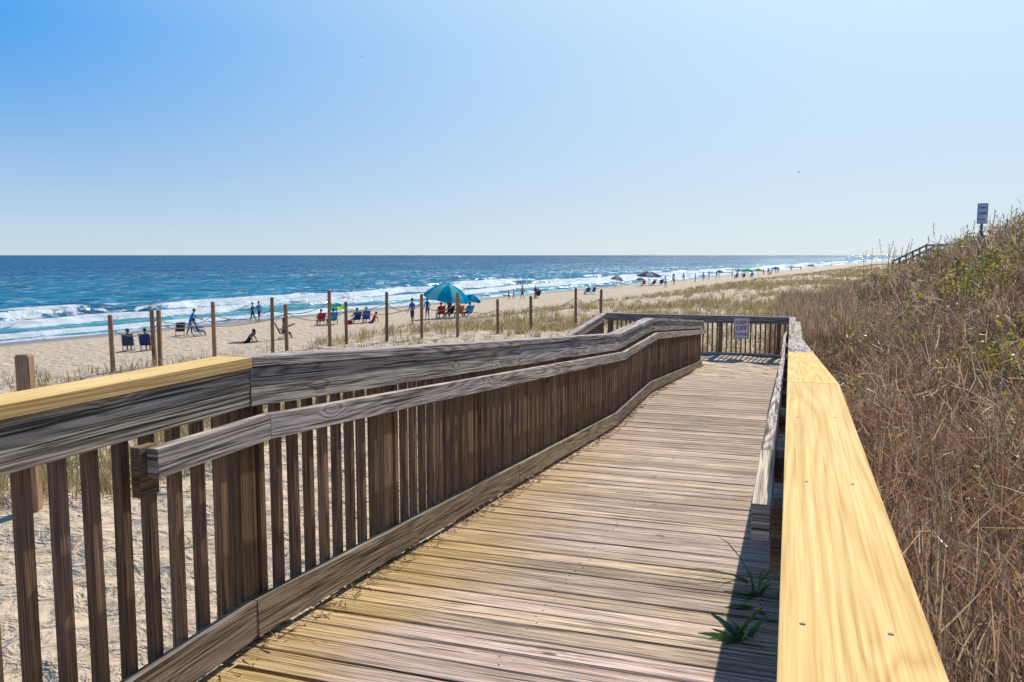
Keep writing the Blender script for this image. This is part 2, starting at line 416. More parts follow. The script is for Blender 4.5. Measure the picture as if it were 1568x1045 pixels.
# ---------------------------------------------------------------- vegetation
gm=NT('dry_grass_blades')
ac=gm.n('ShaderNodeAttribute',attribute_name='Col').outputs['Color']
d=gm.n('ShaderNodeBsdfDiffuse',{'Color':ac});tr=gm.n('ShaderNodeBsdfTranslucent',{'Color':ac})
gl=gm.n('ShaderNodeBsdfGlossy',{'Color':(1,.95,.85,1),'Roughness':.4})
m1=gm.n('ShaderNodeMixShader',{0:.40,1:d.outputs[0],2:tr.outputs[0]})
m2=gm.n('ShaderNodeMixShader',{0:.07,1:m1.outputs[0],2:gl.outputs[0]})
M_grass=gm.fin(m2.outputs[0])
def blades(base,dirv,L,W,droop,colr):
    N=len(base);t=np.array([0,.35,.7,1.0]);wk=np.array([1,.85,.55,.12])
    dirv=dirv/np.linalg.norm(dirv,axis=1,keepdims=True)
    rv=rng.normal(size=(N,3));rv[:,2]*=.3
    sd=np.cross(dirv,rv);sd/=np.linalg.norm(sd,axis=1,keepdims=True)+1e-9
    pos=base[:,None,:]+dirv[:,None,:]*(L[:,None]*t)[:,:,None]
    pos[:,:,2]-=(droop*L)[:,None]*t**2
    off=sd[:,None,:]*(W[:,None]*wk)[:,:,None]*.5
    V=np.stack([pos-off,pos+off],2).reshape(-1,3)
    b=np.arange(N)[:,None]*8
    F=np.stack([np.stack([b[:,0]+2*k,b[:,0]+2*k+1,b[:,0]+2*k+3,b[:,0]+2*k+2],1) for k in range(3)],1).reshape(-1,4)
    C=np.repeat(colr,8,axis=0)
    return V,F,C
class Veg:
    def __init__(s): s.V=[];s.F=[];s.C=[];s.n=0
    def add(s,*a):
        V,F,C=blades(*a);s.V.append(V);s.F.append(F+s.n);s.C.append(C);s.n+=len(V)
    def build(s,name): return np_mesh(name,np.concatenate(s.V),np.concatenate(s.F),color=np.clip(np.concatenate(s.C),0,.9),mats=[M_grass])
def pal(cols,N,var=.25):
    c=np.array(cols)[rng.integers(0,len(cols),N)]
    return c*(1+rng.uniform(-var,var,(N,1)))
def rdir(N,lean):
    a=rng.uniform(0,2*np.pi,N);l=np.abs(rng.normal(0,lean,N))
    return np.stack([np.cos(a)*l,np.sin(a)*l,np.ones(N)],1)
def dune_pts(N,dmin,dmax,pw=1.0,smax=9,smin=.22,rmin=.30):
    out=[];tot=0
    while tot<N:
        u=rng.uniform(0,1,N*3)
        dd=dmin*(dmax/dmin)**(u**pw)
        b=rng.uniform(R(12),R(62),N*3)
        X=np.sin(b)*dd;Y=np.cos(b)*dd
        rx=X*math.cos(TH)-Y*math.sin(TH);ry=X*math.sin(TH)+Y*math.cos(TH)
        p,q=pq(X,Y);s=toe(q)-p
        ok=(s>smin)&(s<smax)&((rx>rmin)|(ry>20.9))
        out.append(np.stack([X[ok],Y[ok]],1));tot+=ok.sum()
    xy=np.concatenate(out)[:N];rng.shuffle(xy)
    return xy
def awayrail(xy,dv,k=.35):
    """plants hugging the railing lean away from it"""
    rx=xy[:,0]*math.cos(TH)-xy[:,1]*math.sin(TH);w=np.clip(1-(rx-.3)/.5,0,1)*((xy[:,0]*math.sin(TH)+xy[:,1]*math.cos(TH))<21)
    rxv=dv[:,0]*math.cos(TH)-dv[:,1]*math.sin(TH)
    push=np.where(w>0,w*(np.maximum(0,-rxv)+k*.3),0)
    dv=dv.copy();dv[:,0]+=push*math.cos(TH);dv[:,1]-=push*math.sin(TH);return dv
STRAW=[(.66,.49,.28),(.52,.37,.21),(.80,.64,.42),(.38,.25,.14),(.28,.17,.10)]
BROWN=[(.26,.14,.085),(.36,.20,.125),(.16,.085,.055),(.48,.31,.20),(.20,.11,.075)]
GREEN=[(.14,.18,.03),(.26,.27,.045),(.46,.37,.06),(.09,.13,.025),(.60,.46,.07)]
dg=Veg()
xy=dune_pts(46000,1.3,60,1.0)
cl=fbm(xy[:,0]*.9,xy[:,1]*.9,101,3)
keep=rng.uniform(0,1,len(xy))<np.clip((cl-.38)*4.2,.05,1);xy=xy[keep];cl=cl[keep]
N=len(xy);dist=np.hypot(xy[:,0],xy[:,1])
base=np.stack([xy[:,0],xy[:,1],hz(xy[:,0],xy[:,1])-.02],1)
L=rng.uniform(.18,.55,N)*(.5+1.0*cl);W=.0040+.0009*dist
az=6.28*vnoise(xy[:,0]*1.2,xy[:,1]*1.2,404)
dv=rdir(N,.45);dv[:,0]+=.5*np.cos(az);dv[:,1]+=.5*np.sin(az)
tone=(.35+1.2*vnoise(xy[:,0]*1.7,xy[:,1]*1.7,606))[:,None]
dg.add(base,awayrail(xy,dv),L,W*rng.uniform(.7,1.4,N),rng.uniform(0,.6,N),pal(STRAW,N,.3)*tone)
xy=dune_pts(13000,1.3,30,rmin=.42);N=len(xy);dist=np.hypot(xy[:,0],xy[:,1])
base=np.stack([xy[:,0],xy[:,1],hz(xy[:,0],xy[:,1])+rng.uniform(0,.10,N)],1)
dg.add(base,awayrail(xy,rdir(N,1.8)),rng.uniform(.15,.4,N),.004+.0009*dist,rng.uniform(.2,.8,N),pal(STRAW[3:]+BROWN,N)*.7)
cx=dune_pts(560,1.5,26,rmin=.5);K=12;c0=np.repeat(cx,K,axis=0)+rng.normal(0,.05,(len(cx)*K,2));N=len(c0);dist=np.hypot(c0[:,0],c0[:,1])
az=np.repeat(rng.uniform(0,6.28,len(cx)),K);dv=rdir(N,.3);dv[:,0]+=.5*np.cos(az);dv[:,1]+=.5*np.sin(az)
dg.add(np.stack([c0[:,0],c0[:,1],hz(c0[:,0],c0[:,1])],1),awayrail(c0,dv),rng.uniform(.45,.85,N),.007+.0008*dist,rng.uniform(.3,.8,N),pal(STRAW[:3],N,.15)*1.1)
dg.build('dune_grass')
sh=Veg()
cx=dune_pts(2800,1.5,55,1.0,rmin=.42)
dens=fbm(cx[:,0]*.5+3,cx[:,1]*.5,505,3);cx=cx[dens>.38];Nc=len(cx)
K=13
rad=np.repeat(rng.uniform(.06,.2,Nc),K)
ang=rng.uniform(0,2*np.pi,Nc*K);rr0=np.sqrt(rng.uniform(0,1,Nc*K))*rad
c0=np.repeat(cx,K,axis=0)+np.stack([np.cos(ang)*rr0,np.sin(ang)*rr0],1);N=len(c0);dist=np.hypot(c0[:,0],c0[:,1])
base=np.stack([c0[:,0],c0[:,1],hz(c0[:,0],c0[:,1])-.03],1)
dv=rdir(N,.16);sp=rr0/rad*.55;dv[:,0]+=np.cos(ang)*sp;dv[:,1]+=np.sin(ang)*sp;dv=awayrail(c0,dv)
L=rng.uniform(.45,.85,N)*np.repeat(rng.uniform(.45,1.25,Nc),K)
W=.006+.0008*dist
ct=np.repeat(pal(BROWN+[(.50,.36,.24)],Nc,.25),K,axis=0);cb=ct*(1+rng.uniform(-.3,.3,(N,1)))
sh.add(base,dv,L,W,rng.uniform(-.1,.15,N),cb)
dn=dv/np.linalg.norm(dv,axis=1,keepdims=True)
for k in range(5):
    t=rng.uniform(.35,.98,N)
    b2=base+dn*(L*t)[:,None]
    sh.add(b2,awayrail(c0,dn+rng.normal(0,.6,(N,3))),L*rng.uniform(.12,.32,N),W*.65,rng.uniform(-.2,.3,N),np.where(rng.uniform(0,1,(N,1))<.25,pal(STRAW[:3],N),cb*1.15))
sh.build('dune_shrub')
lf=Veg()
cx=dune_pts(3400,1.35,50,1.0,rmin=.42);cx=cx[fbm(cx[:,0]*.8,cx[:,1]*.8,202,3)>.50];Nc=len(cx);K=46
c0=np.repeat(cx,K,axis=0)+rng.normal(0,.10,(Nc*K,2));N=len(c0);dist=np.hypot(c0[:,0],c0[:,1])
hh_=rng.uniform(0,1,N)*np.repeat(rng.uniform(.25,.68,Nc),K)
base=np.stack([c0[:,0],c0[:,1],hz(c0[:,0],c0[:,1])+.03+hh_],1)
tint=np.repeat(pal(GREEN,Nc),K,axis=0)*(1+rng.uniform(-.3,.3,(N,1)))
lf.add(base,rng.normal(0,1,(N,3))+np.array([0,0,.5]),rng.uniform(.035,.085,N)*(1+dist*.015),(.016+.0010*dist)*rng.uniform(.7,1.3,N),rng.uniform(0,.5,N),tint)
xy=dune_pts(3200,1.3,14,rmin=.42);N=len(xy)
base=np.stack([xy[:,0],xy[:,1],hz(xy[:,0],xy[:,1])],1)
lf.add(base,awayrail(xy,rdir(N,.6)),rng.uniform(.3,.62,N),np.full(N,.012),rng.uniform(.2,.7,N),pal(GREEN[:3],N))
lf.build('seaside_goldenrod')
st=Veg();pts=[]
for ryy,rxx,hh_ in [(24,5.9,1.2),(25,6.4,1.0),(27,6.0,.9),(30,6.3,1.1),(31,5.7,1.3),(22,5.8,1.3),(21.5,6.1,1.5),(36,5.6,1.5),(45,5.5,2.2),(46,4.6,2.4),(47,5.2,1.9),(26,6.5,1.3),(33,6,1.0),(60,5.0,2.4),(12,4.2,1.0),(9,3.6,.9),(16,5,1.1),(7,2.6,.8),(5,2.0,.8),(14,3.0,1.0),(18,3.4,1.1)]:
    for k in range(3):
        X,Yy=ramp2w(rxx+random.uniform(-.5,.5),ryy+random.uniform(-.8,.8));pts.append((X,Yy,h1(X,Yy),hh_*random.uniform(.7,1.1)))
pts=np.array(pts);N=len(pts);ds=np.hypot(pts[:,0],pts[:,1])
dv=rdir(N,.16);dv[:,0]+=.1
st.add(pts[:,:3],dv,pts[:,3],.004+.0007*ds,np.full(N,.08),pal(STRAW,N)*.6)
dn=dv/np.linalg.norm(dv,axis=1,keepdims=True)
for k in range(9):
    st.add(pts[:,:3]+dn*(pts[:,3]*(.68+.035*k))[:,None],dn+rng.normal(0,.3,(N,3)),np.full(N,.12),.006+.0009*ds,np.full(N,.3),pal(STRAW,N)*.8)
st.build('sea_oats')
bg=Veg();T=[]
while len(T)<7000:
    u=rng.uniform(0,1,8000);dd=9*(330/9)**u;b=rng.uniform(R(-40),R(30),8000)
    X=np.sin(b)*dd;Y=np.cos(b)*dd;p,q=pq(X,Y);s=p-toe(q)
    rx=X*math.cos(TH)-Y*math.sin(TH);ry=X*math.sin(TH)+Y*math.cos(TH)
    wd=np.interp(q,[5,20,40,80],[19,18,17,18])
    D=np.clip(1.1-s/wd,0,1)*np.interp(q,[0,12,20,30,45],[.25,.35,.45,.7,.8])
    D=D*(.2+1.1*sstep(.40,.62,fbm(X*.16,Y*.16,301)))
    ok=(s>-3)&(rng.uniform(0,1,8000)<D)&((ry>21)|(rx<-6.2))&(s<24)
    T+=list(zip(X[ok],Y[ok]))
T=np.array(T[:7000]);K=9
c0=np.repeat(T,K,axis=0);dd=np.hypot(c0[:,0],c0[:,1]);c0=c0+rng.normal(0,.07,c0.shape)*(1+dd[:,None]*.010);N=len(c0)
base=np.stack([c0[:,0],c0[:,1],hz(c0[:,0],c0[:,1])-.02],1)
bg.add(base,rdir(N,.4),rng.uniform(.2,.5,N)*np.interp(dd,[9,20,30],[.7,.85,1.]),.006+.0005*dd,rng.uniform(0,.5,N),pal([(.50,.37,.17),(.36,.28,.11),(.22,.20,.07),(.62,.48,.26),(.28,.18,.10),(.40,.33,.12)],N,.3))
xy=[];
while len(xy)<5200:
    rx=rng.uniform(-.5,7,4000)*1.0;ry=rng.uniform(20.9,46,4000)
    X=rx*math.cos(TH)+ry*math.sin(TH);Y=-rx*math.sin(TH)+ry*math.cos(TH);p,q=pq(X,Y);s=toe(q)-p
    ok=(s>-1.2-.06*(ry-21))&(s<1.6)&(rng.uniform(0,1,4000)<.75*np.clip((s+3)/3,.2,1));xy+=list(zip(X[ok],Y[ok]))
xy=np.array(xy[:5200]);K=4;c0=np.repeat(xy,K,axis=0)+rng.normal(0,.05,(len(xy)*K,2));N=len(c0);dd=np.hypot(c0[:,0],c0[:,1])
bg.add(np.stack([c0[:,0],c0[:,1],hz(c0[:,0],c0[:,1])-.02],1),rdir(N,.25),rng.uniform(.45,.95,N),.006+.0006*dd,rng.uniform(0,.25,N),pal(STRAW+BROWN,N,.3))
bg.build('beach_grass')
wd=Veg()
for (rx,ry,n,l,w,ln) in [(-.13,3.25,14,.20,.034,.9),(-.10,3.6,7,.14,.028,.9),(-.11,4.0,9,.46,.009,.8),(-.10,3.8,9,.2,.02,.8),(-1.77,18.6,8,.3,.02,.4)]:
    X,Yy=ramp2w(rx,ry);a=rng.uniform(0,2*np.pi,n)
    dv=np.stack([np.cos(a)*ln-.45,np.sin(a)*ln*.8,np.full(n,.6)],1)
    wd.add(np.tile([X,Yy,dz(ry)-.02],(n,1))+rng.normal(0,.012,(n,3)),dv,rng.uniform(.6,1.1,n)*l,np.full(n,w),rng.uniform(.1,.5,n),pal([(.08,.17,.03),(.13,.22,.04)],n))
wd.build('deck_weeds')
db=Veg();n=1500
yy=rng.uniform(.8,14,n);xx=rng.uniform(-1.86,-1.74,n)-.0
X=xx*math.cos(TH)+yy*math.sin(TH);Yy=-xx*math.sin(TH)+yy*math.cos(TH)
zz=np.interp(yy,[Y1,Y2,Y3,Y4],[0,Z2,Z2,Z4])
db.add(np.stack([X,Yy,zz+.004],1),rng.normal(0,1,(n,3))*np.array([1,1,.25]),rng.uniform(.02,.07,n),rng.uniform(.003,.009,n),np.zeros(n),pal(BROWN+STRAW[:2],n))
db.build('leaf_litter')

# ---------------------------------------------------------------- rope fence
posts=[(-4.44,7.5,.54,.125)]
for t,Yd,zt in [(-.485,19.6,.032),(-.434,20.6,.08),(-.4275,20.4,.087),(-.361,22.6,.173),(-.2906,23.5,.252),(-.273,24.5,-.01),(-.221,24.7,.386),(-.2008,25.5,.01),(-.152,25.6,.307),(-.1094,26.5,.205),(-.066,27,.224),(-.0173,28,-.04),(.0228,29,.02),(.077,31,.215),(.107,33,.085)]:
    posts.append((t*Yd,Yd,zt,.095))
fence=bpy.data.objects.new('rope_fence',None);col.objects.link(fence)
pb=Boards()
for (x,y_,zt,w) in posts:
    g=h1(x,y_)-.4
    lx=random.uniform(-.03,.03)
    pb.beam((x,y_,g),(x+lx,y_+random.uniform(-.02,.02),zt),w,w,0,up=(random.uniform(-.25,.25),1,0))
pb.build('fence_posts',[M_postw],bevel=.018,rot=False,parent=fence)
M_rope=plain('old_rope',(.30,.24,.17),.9)
order=[1,3,4,5,7,9,10,11,12,13,14,15]
def rope(a,b,za,zb,sag,name):
    cu=bpy.data.curves.new(name,'CURVE');cu.dimensions='3D';cu.bevel_depth=.012;cu.bevel_resolution=1
    sp=cu.splines.new('POLY');sp.points.add(12)
    for i in range(13):
        t=i/12;sp.points[i].co=(a[0]+(b[0]-a[0])*t,a[1]+(b[1]-a[1])*t,za+(zb-za)*t-sag*4*t*(1-t),1)
    cu.materials.append(M_rope)
    ob=bpy.data.objects.new(name,cu);col.objects.link(ob);ob.parent=fence
for i,(a,b) in enumerate(zip(order[:-1],order[1:])):
    A,B=posts[a],posts[b];rope(A,B,A[2]-.35,B[2]-.35,.22,'rope_%d'%i)
for a,b in((6,8),(8,10),(2,6)):
    A,B=posts[a],posts[b];rope(A,B,A[2]-.25,B[2]-.3,.25,'rope_b%d'%a)

# ---------------------------------------------------------------- signs
M_white=plain('sign_white',(.78,.78,.76),.5,.04)
M_red=plain('sign_red',(.55,.03,.03),.5,.05)
M_blue=plain('sign_blue',(.05,.10,.35),.5,.05)
M_steel=plain('galvanised_steel',(.22,.21,.20),.45,.2)
def sign(loc,rotz,w,h,post,txtmat,lines):
    root=bpy.data.objects.new('warning_sign',None);col.objects.link(root);root.location=loc;root.rotation_euler=(0,0,rotz)
    b=Boards();b.beam((0,0,-h/2),(0,0,h/2),w,.012,0,up=(0,1,0))
    b.build('sign_plate',[M_white],bevel=.004,rot=False,parent=root)
    t=.010
    fb=Boards()
    for z in(-h/2+.02,h/2-.02): fb.beam((-w/2+.02,-.0085,z),(w/2-.02,-.0085,z),.002,t,0)
    for x in(-w/2+.02,w/2-.02): fb.beam((x,-.0085,-h/2+.03),(x,-.0085,h/2-.03),.002,t,0,up=(1,0,0))
    fb.build('sign_border',[txtmat],rot=False,parent=root)
    n=len(lines)
    for i,l in enumerate(lines):
        cu=bpy.data.curves.new('sign_text','FONT');cu.body=l;cu.align_x='CENTER';cu.align_y='CENTER'
        lh=(h-.08)/n;cu.size=min(lh*1.05,(w-.07)/(len(l)*.62));cu.extrude=.001;cu.offset=cu.size*.02;cu.materials.append(txtmat)
        o=bpy.data.objects.new('text_%d'%i,cu);col.objects.link(o);o.parent=root
        o.location=(0,-.0095,h/2-.04-lh*(i+.5));o.rotation_euler=(R(90),0,0)
    if post:
        pbm=Boards();pbm.beam((0,.035,-post),(0,.035,h/2+.0),.06,.05,0,up=(0,1,0));pbm.build('sign_post',[M_steel],bevel=.004,rot=False,parent=root)
X,Yy=ramp2w(-1.08,Y5-.075);sign((X,Yy,Z4+.78),-TH,.36,.50,0,M_red,['KEEP','OFF','DUNES'])
X,Yy=ramp2w(4.95,26.0);sign((X,Yy,1.436+1.14),-R(24),.26,.56,1.6,M_blue,['KEEP','OFF','DUNES'])

# dune walkover stairs in the distance
sw=Boards()
X0,Ya=24.9,53.0;X1,Yb=27.3,53.5
z0=1.436-.75;z1=1.436+.30
for off in(0,1.5):
    a=(X0,Ya+off,z0);b_=(X1,Yb+off,z1);c_=(X1+2.6,Yb+off+.3,z1)
    for zz in(.0,.35,.7): 
        sw.beam((a[0],a[1],a[2]-.35+zz),(b_[0],b_[1],b_[2]-.35+zz),.06,.13,0);sw.beam((b_[0],b_[1],b_[2]-.35+zz),(c_[0],c_[1],c_[2]-.35+zz),.06,.13,0)
    for i in range(8):
        t=i/5
        if t<=1: x=a[0]+(b_[0]-a[0])*t;y_=a[1]+(b_[1]-a[1])*t;z=a[2]+(b_[2]-a[2])*t
        else: x=b_[0]+(t-1)*6;y_=b_[1];z=b_[2]
        sw.beam((x,y_,z-2.2),(x,y_,z+.42),.1,.1,0,up=(0,1,0))
for i in range(14):
    t=i/13;sw.beam((X0+2.4*t,Ya,z0+(z1-z0)*t-.5),(X0+2.4*t,Ya+1.5,z0+(z1-z0)*t-.5),.28,.04,0)
sw.build('dune_walkover_stairs',[M_gray],rot=False)

# ---------------------------------------------------------------- people
MC={}
def cmat(c,rough=.8):
    k=tuple(round(x,3) for x in c)
    if k not in MC: MC[k]=plain('cloth_%d'%len(MC),c,rough,.12,12)
    return MC[k]
SKIN=(.45,.25,.16)
def person(X,Y,heading,H=1.72,shirt=(.05,.08,.2),pants=(.05,.06,.1),skin=SKIN,hair=(.05,.03,.02),lean=0,th=(4,-6),kn=(0,4),arm=(8,-6),el=(18,14),seat=None,female=False,long_hair=False,hat=None,sleeve=True,z=None,longp=False):
    d=lambda a:Vector((0,math.sin(R(a)),-math.cos(R(a))))
    V=[];E=[];RAD=[];LAB=[]
    def v(p,r,r2=None): V.append(Vector(p));RAD.append((r,r2 or r));return len(V)-1
    def e(a,b,l): E.append((a,b));LAB.append(l)
    up=Vector((0,math.sin(R(lean)),math.cos(R(lean))))
    pel=v((0,0,0),.125,.10)
    wa=v(up*.16,.115 if female else .125,.09);ch=v(up*.36,.15,.105);nk0=v(up*.50,.075,.065);nk=v(up*.555,.052,.052)
    hu=(up+Vector((0,0,.6))).normalized()
    hb=v(V[nk]+hu*.06+Vector((0,.012,0)),.070,.075);hm=v(V[nk]+hu*.135+Vector((0,.018,0)),.083,.095);ht=v(V[nk]+hu*.215+Vector((0,.008,0)),.058,.065)
    e(pel,wa,1);e(wa,ch,1);e(ch,nk0,1);e(nk0,nk,0);e(nk,hb,0);e(hb,hm,0);e(hm,ht,0)
    sw_=.17 if female else .195
    for i,s in enumerate((-1,1)):
        sh_=v(V[ch]+up*.085+Vector((s*sw_,0,0)),.056);e(ch,sh_,1)
        el_=v(V[sh_]+d(arm[i])*.29+Vector((s*.045,0,0)),.041);e(sh_,el_,4 if sleeve else 0)
        wr=v(V[el_]+d(arm[i]+el[i])*.25,.027);e(el_,wr,0)
        hd=d(arm[i]+el[i]+8);pm=v(V[wr]+hd*.075,.036,.016);e(wr,pm,0)
        for f,(yo,ln) in enumerate(((-.028,.065),(-.009,.082),(.010,.078),(.029,.068))):
            fw=Vector((0,hd.z*-1,hd.y)) 
            k1=v(V[pm]+hd*.03+fw*yo,.010);e(pm,k1,0)
            k2=v(V[k1]+hd*ln*.5+Vector((-s*.010,0,0)),.009);e(k1,k2,0)
            k3=v(V[k2]+(hd+Vector((-s*.6,0,0))).normalized()*ln*.5,.007);e(k2,k3,0)
        fw=Vector((0,-hd.z,hd.y))
        t1=v(V[wr]+hd*.03+fw*.035,.011);e(wr,t1,0);t2=v(V[t1]+hd*.045+fw*.018,.009);e(t1,t2,0)
        hp=v(Vector((s*.085,0,-.07)),.098 if female else .092);e(pel,hp,2)
        k_=v(V[hp]+d(th[i])*.41+Vector((s*.012,0,0)),.060);
        midt=v(V[hp].lerp(V[k_],.55),.078);e(hp,midt,2);e(midt,k_,2 if longp else 3)
        sd=d(th[i]-kn[i]);cf=v(V[k_]+sd*.14,.055);an=v(V[k_]+sd*.41,.034);e(k_,cf,5 if longp else 0);e(cf,an,5 if longp else 0)
        ft=d(th[i]-kn[i]+84);he=v(V[an]+sd*.05,.034);e(an,he,0);to=v(V[he]+ft*.17,.030,.022);e(he,to,0)
    me=bpy.data.meshes.new('person');me.from_pydata([tuple(x) for x in V],E,[])
    ob=bpy.data.objects.new('person',me);col.objects.link(ob)
    md=ob.modifiers.new('s','SKIN');md.use_smooth_shade=True
    for i,sv in enumerate(me.skin_vertices[0].data): sv.radius=RAD[i];sv.use_root=(i==0)
    sb=ob.modifiers.new('u','SUBSURF');sb.levels=1;sb.render_levels=1
    dg_=bpy.context.evaluated_depsgraph_get();ne=bpy.data.meshes.new_from_object(ob.evaluated_get(dg_))
    bpy.data.objects.remove(ob);
    A=np.array([V[a] for a,b in E]);B=np.array([V[b] for a,b in E]);AB=B-A;LL=(AB**2).sum(1)
    bm=bmesh.new();bm.from_mesh(ne);lab=np.array(LAB)
    for f in bm.faces:
        c=np.array(f.calc_center_median());t=np.clip(((c-A)*AB).sum(1)/LL,0,1)
        dd=((A+AB*t[:,None]-c)**2).sum(1);k=lab[dd.argmin()]
        f.material_index={0:0,1:1,2:2,3:2,4:1,5:2}[int(k)];f.smooth=True
    hc=V[hm]
    def ball(c,r,sc,mi):
        res=bmesh.ops.create_icosphere(bm,subdivisions=2,radius=r,matrix=Matrix.Translation(c)@Matrix.Diagonal((*sc,1)))
        for vv in res['verts']:
            for f in vv.link_faces: f.material_index=mi;f.smooth=True
    ball(hc+Vector((0,-.022,.035)),.105,(.92,1.0,.95),3)
    if long_hair: ball(hc+Vector((0,-.085,-.08)),.09,(.9,.55,1.7),3)
    ball(hc+Vector((0,.108,-.012)),.016,(.7,1,1.2),0)
    for s in(-1,1):
        ball(hc+Vector((s*.088,.0,0)),.024,(.4,.8,1.2),0);ball(hc+Vector((s*.032,.098,.018)),.009,(1.2,.6,.7),3)
    ball(hc+Vector((0,.092,-.055)),.018,(1.3,.5,.35),4)
    if hat:
        ball(hc+Vector((0,-.01,.05)),.115,(.95,1.05,.75),5);ball(hc+Vector((0,.02,.045)),.17,(1,1.05,.08),5)
    me2=bpy.data.meshes.new('person');bm.to_mesh(me2);bm.free()
    for m in(cmat(skin,.6),cmat(shirt),cmat(pants),cmat(hair),cmat((.35,.1,.08)),cmat(hat or (.8,.8,.8))): me2.materials.append(m)
    o=bpy.data.objects.new('person',me2);col.objects.link(o)
    k=H/1.72
    zmin=min(x.z-r[1]*.9 for x,r in zip(V,RAD))
    g=h1(X,Y) if z is None else z
    o.scale=(k,k,k);o.rotation_euler=(0,0,heading)
    o.location=(X,Y,g+ (-zmin*k if seat is None else (seat+.11*k)))
    return o
def chair(X,Y,heading,c=(.03,.08,.3),H=.34,z=None):
    root=bpy.data.objects.new('beach_chair',None);col.objects.link(root);g=h1(X,Y) if z is None else z
    root.location=(X,Y,g);root.rotation_euler=(0,0,heading)
    b=Boards();w=.28
    b.beam((0,-.20,H-.03),(0,.26,H+.03),.52,.02,0,up=(0,-.1,1))
    b.beam((0,-.22,H),(0,-.50,H+.62),.52,.02,0,up=(0,.9,.4))
    for s in(-1,1):
        for A_,B_ in(((s*w,-.30,0),(s*w,.30,H+.02)),((s*w,.28,0),(s*w,-.24,H+.25)),((s*w,-.2,H-.02),(s*w,-.52,H+.66)),((s*w,-.22,H-.02),(s*w,.28,H+.03)),((s*w,-.32,H+.24),(s*w,.22,H+.22)),((s*w,-.3,.015),(s*w,.28,.015))):
            b.beam(A_,B_,.025,.025,1,up=(1,0,0))
        b.beam((s*w,-.3,H+.245),(s*w,.2,H+.235),.05,.02,2)
    b.beam((-w,.28,.02),(w,.28,.02),.025,.025,1);b.beam((-w,-.3,.02),(w,-.3,.02),.025,.025,1)
    b.build('chair_frame',[cmat(c),M_steel,cmat((.2,.12,.06))],bevel=.004,rot=False,parent=root)
FB={}
def fab(c):
    if c not in FB:
        t=NT('fabric_%d'%len(FB));o=t.n('ShaderNodeTexCoord').outputs['Object'];n=t.noise(o,3,3)
        cc=t.mix(n,tuple(x*.85 for x in c),c)
        a=t.n('ShaderNodeBsdfDiffuse',{'Color':cc});b=t.n('ShaderNodeBsdfTranslucent',{'Color':cc})
        FB[c]=t.fin(t.n('ShaderNodeMixShader',{0:.5,1:a.outputs[0],2:b.outputs[0]}).outputs[0])
    return FB[c]
def umbrella(X,Y,c1,c2,H=2.1,rad=1.1,tilt=(0,0),rise=.42,n=8,pw=1.6,name='beach_umbrella'):
    root=bpy.data.objects.new(name,None);col.objects.link(root);g=h1(X,Y);root.location=(X,Y,g);root.rotation_euler=(tilt[0],tilt[1],random.random())
    b=Boards();b.beam((0,0,-.25),(0,0,H+.06),.04,.04,0,up=(0,1,0))
    for i in range(n):
        a=2*math.pi*i/n
        for r0,r1 in((.0,.5),(.5,.97)): b.beam((math.cos(a)*rad*r0,math.sin(a)*rad*r0,H-.02-rise*r0**pw),(math.cos(a)*rad*r1,math.sin(a)*rad*r1,H-.02-rise*r1**pw),.014,.014,0)
    b.build('pole_and_ribs',[M_steel],rot=False,parent=root)
    bm=bmesh.new();rings=6;sub=4;tot=n*sub;rows=[]
    top=bm.verts.new((0,0,H))
    for r in range(1,rings+1):
        row=[]
        for i in range(tot):
            a=2*math.pi*i/tot;ph=(i%sub)/sub;sc=math.sin(math.pi*ph)
            t=r/rings;rr_=rad*t*(1-.07*sc);z=H-rise*t**pw+ .03*sc*t*(-1)
            row.append(bm.verts.new((rr_*math.cos(a),rr_*math.sin(a),z)))
        rows.append(row)
    row=[bm.verts.new((v.co.x*1.0,v.co.y*1.0,v.co.z-.10-.03*math.sin(math.pi*((i%sub)/sub)))) for i,v in enumerate(rows[-1])];rows.append(row)
    for i in range(tot):
        j=(i+1)%tot;f=bm.faces.new((top,rows[0][i],rows[0][j]));f.material_index=(i//sub)%2
        for r in range(len(rows)-1):
            f=bm.faces.new((rows[r][i],rows[r+1][i],rows[r+1][j],rows[r][j]));f.material_index=(i//sub)%2
    for f in bm.faces: f.smooth=True
    me=bpy.data.meshes.new('canopy');bm.to_mesh(me);bm.free();me.materials.append(fab(c1));me.materials.append(fab(c2))
    o=bpy.data.objects.new('canopy',me);col.objects.link(o);o.parent=root
sit=dict(lean=-22,th=(82,78),kn=(70,66),arm=(28,22),el=(55,60))
def sitter(X,Y,hd,c=(.03,.08,.3),**k):
    chair(X,Y,hd,c);a=dict(sit);a.update(k);person(X,Y,hd,seat=.36,**a)
navy=(.02,.035,.10);red=(.5,.03,.03);white=(.75,.75,.75);black=(.02,.02,.025)
sitter(-20.7,44.5,R(20),(.04,.07,.14),shirt=(.08,.10,.14),pants=navy,hat=(.12,.12,.14))
sitter(-19.6,44.2,R(12),(.02,.04,.16),shirt=(.03,.08,.30),pants=black)
person(-21.6,55.5,R(-70),lean=24,shirt=(.0,.22,.50),pants=(.02,.10,.30),arm=(50,40),el=(20,30),th=(6,-12),kn=(0,10),H=1.8,longp=True)
sitter(-20.9,55.0,R(-60),(.0,.15,.45),shirt=(.02,.25,.55),pants=(.02,.2,.5),long_hair=True,female=True)
chair(-22.6,56.2,R(30),(.03,.03,.06))
person(-22.4,71.5,R(80),shirt=(.04,.12,.35),pants=navy,th=(16,-14),kn=(4,14),H=1.68,female=True)
person(-21.7,71,R(60),shirt=(.06,.2,.5),pants=(.05,.08,.14),th=(-8,12),kn=(12,2),H=1.74)
person(-15.3,47.8,R(75),lean=-38,th=(68,80),kn=(75,88),arm=(-28,-24),el=(8,8),shirt=black,pants=black,seat=.03,female=True,sleeve=False,long_hair=True)
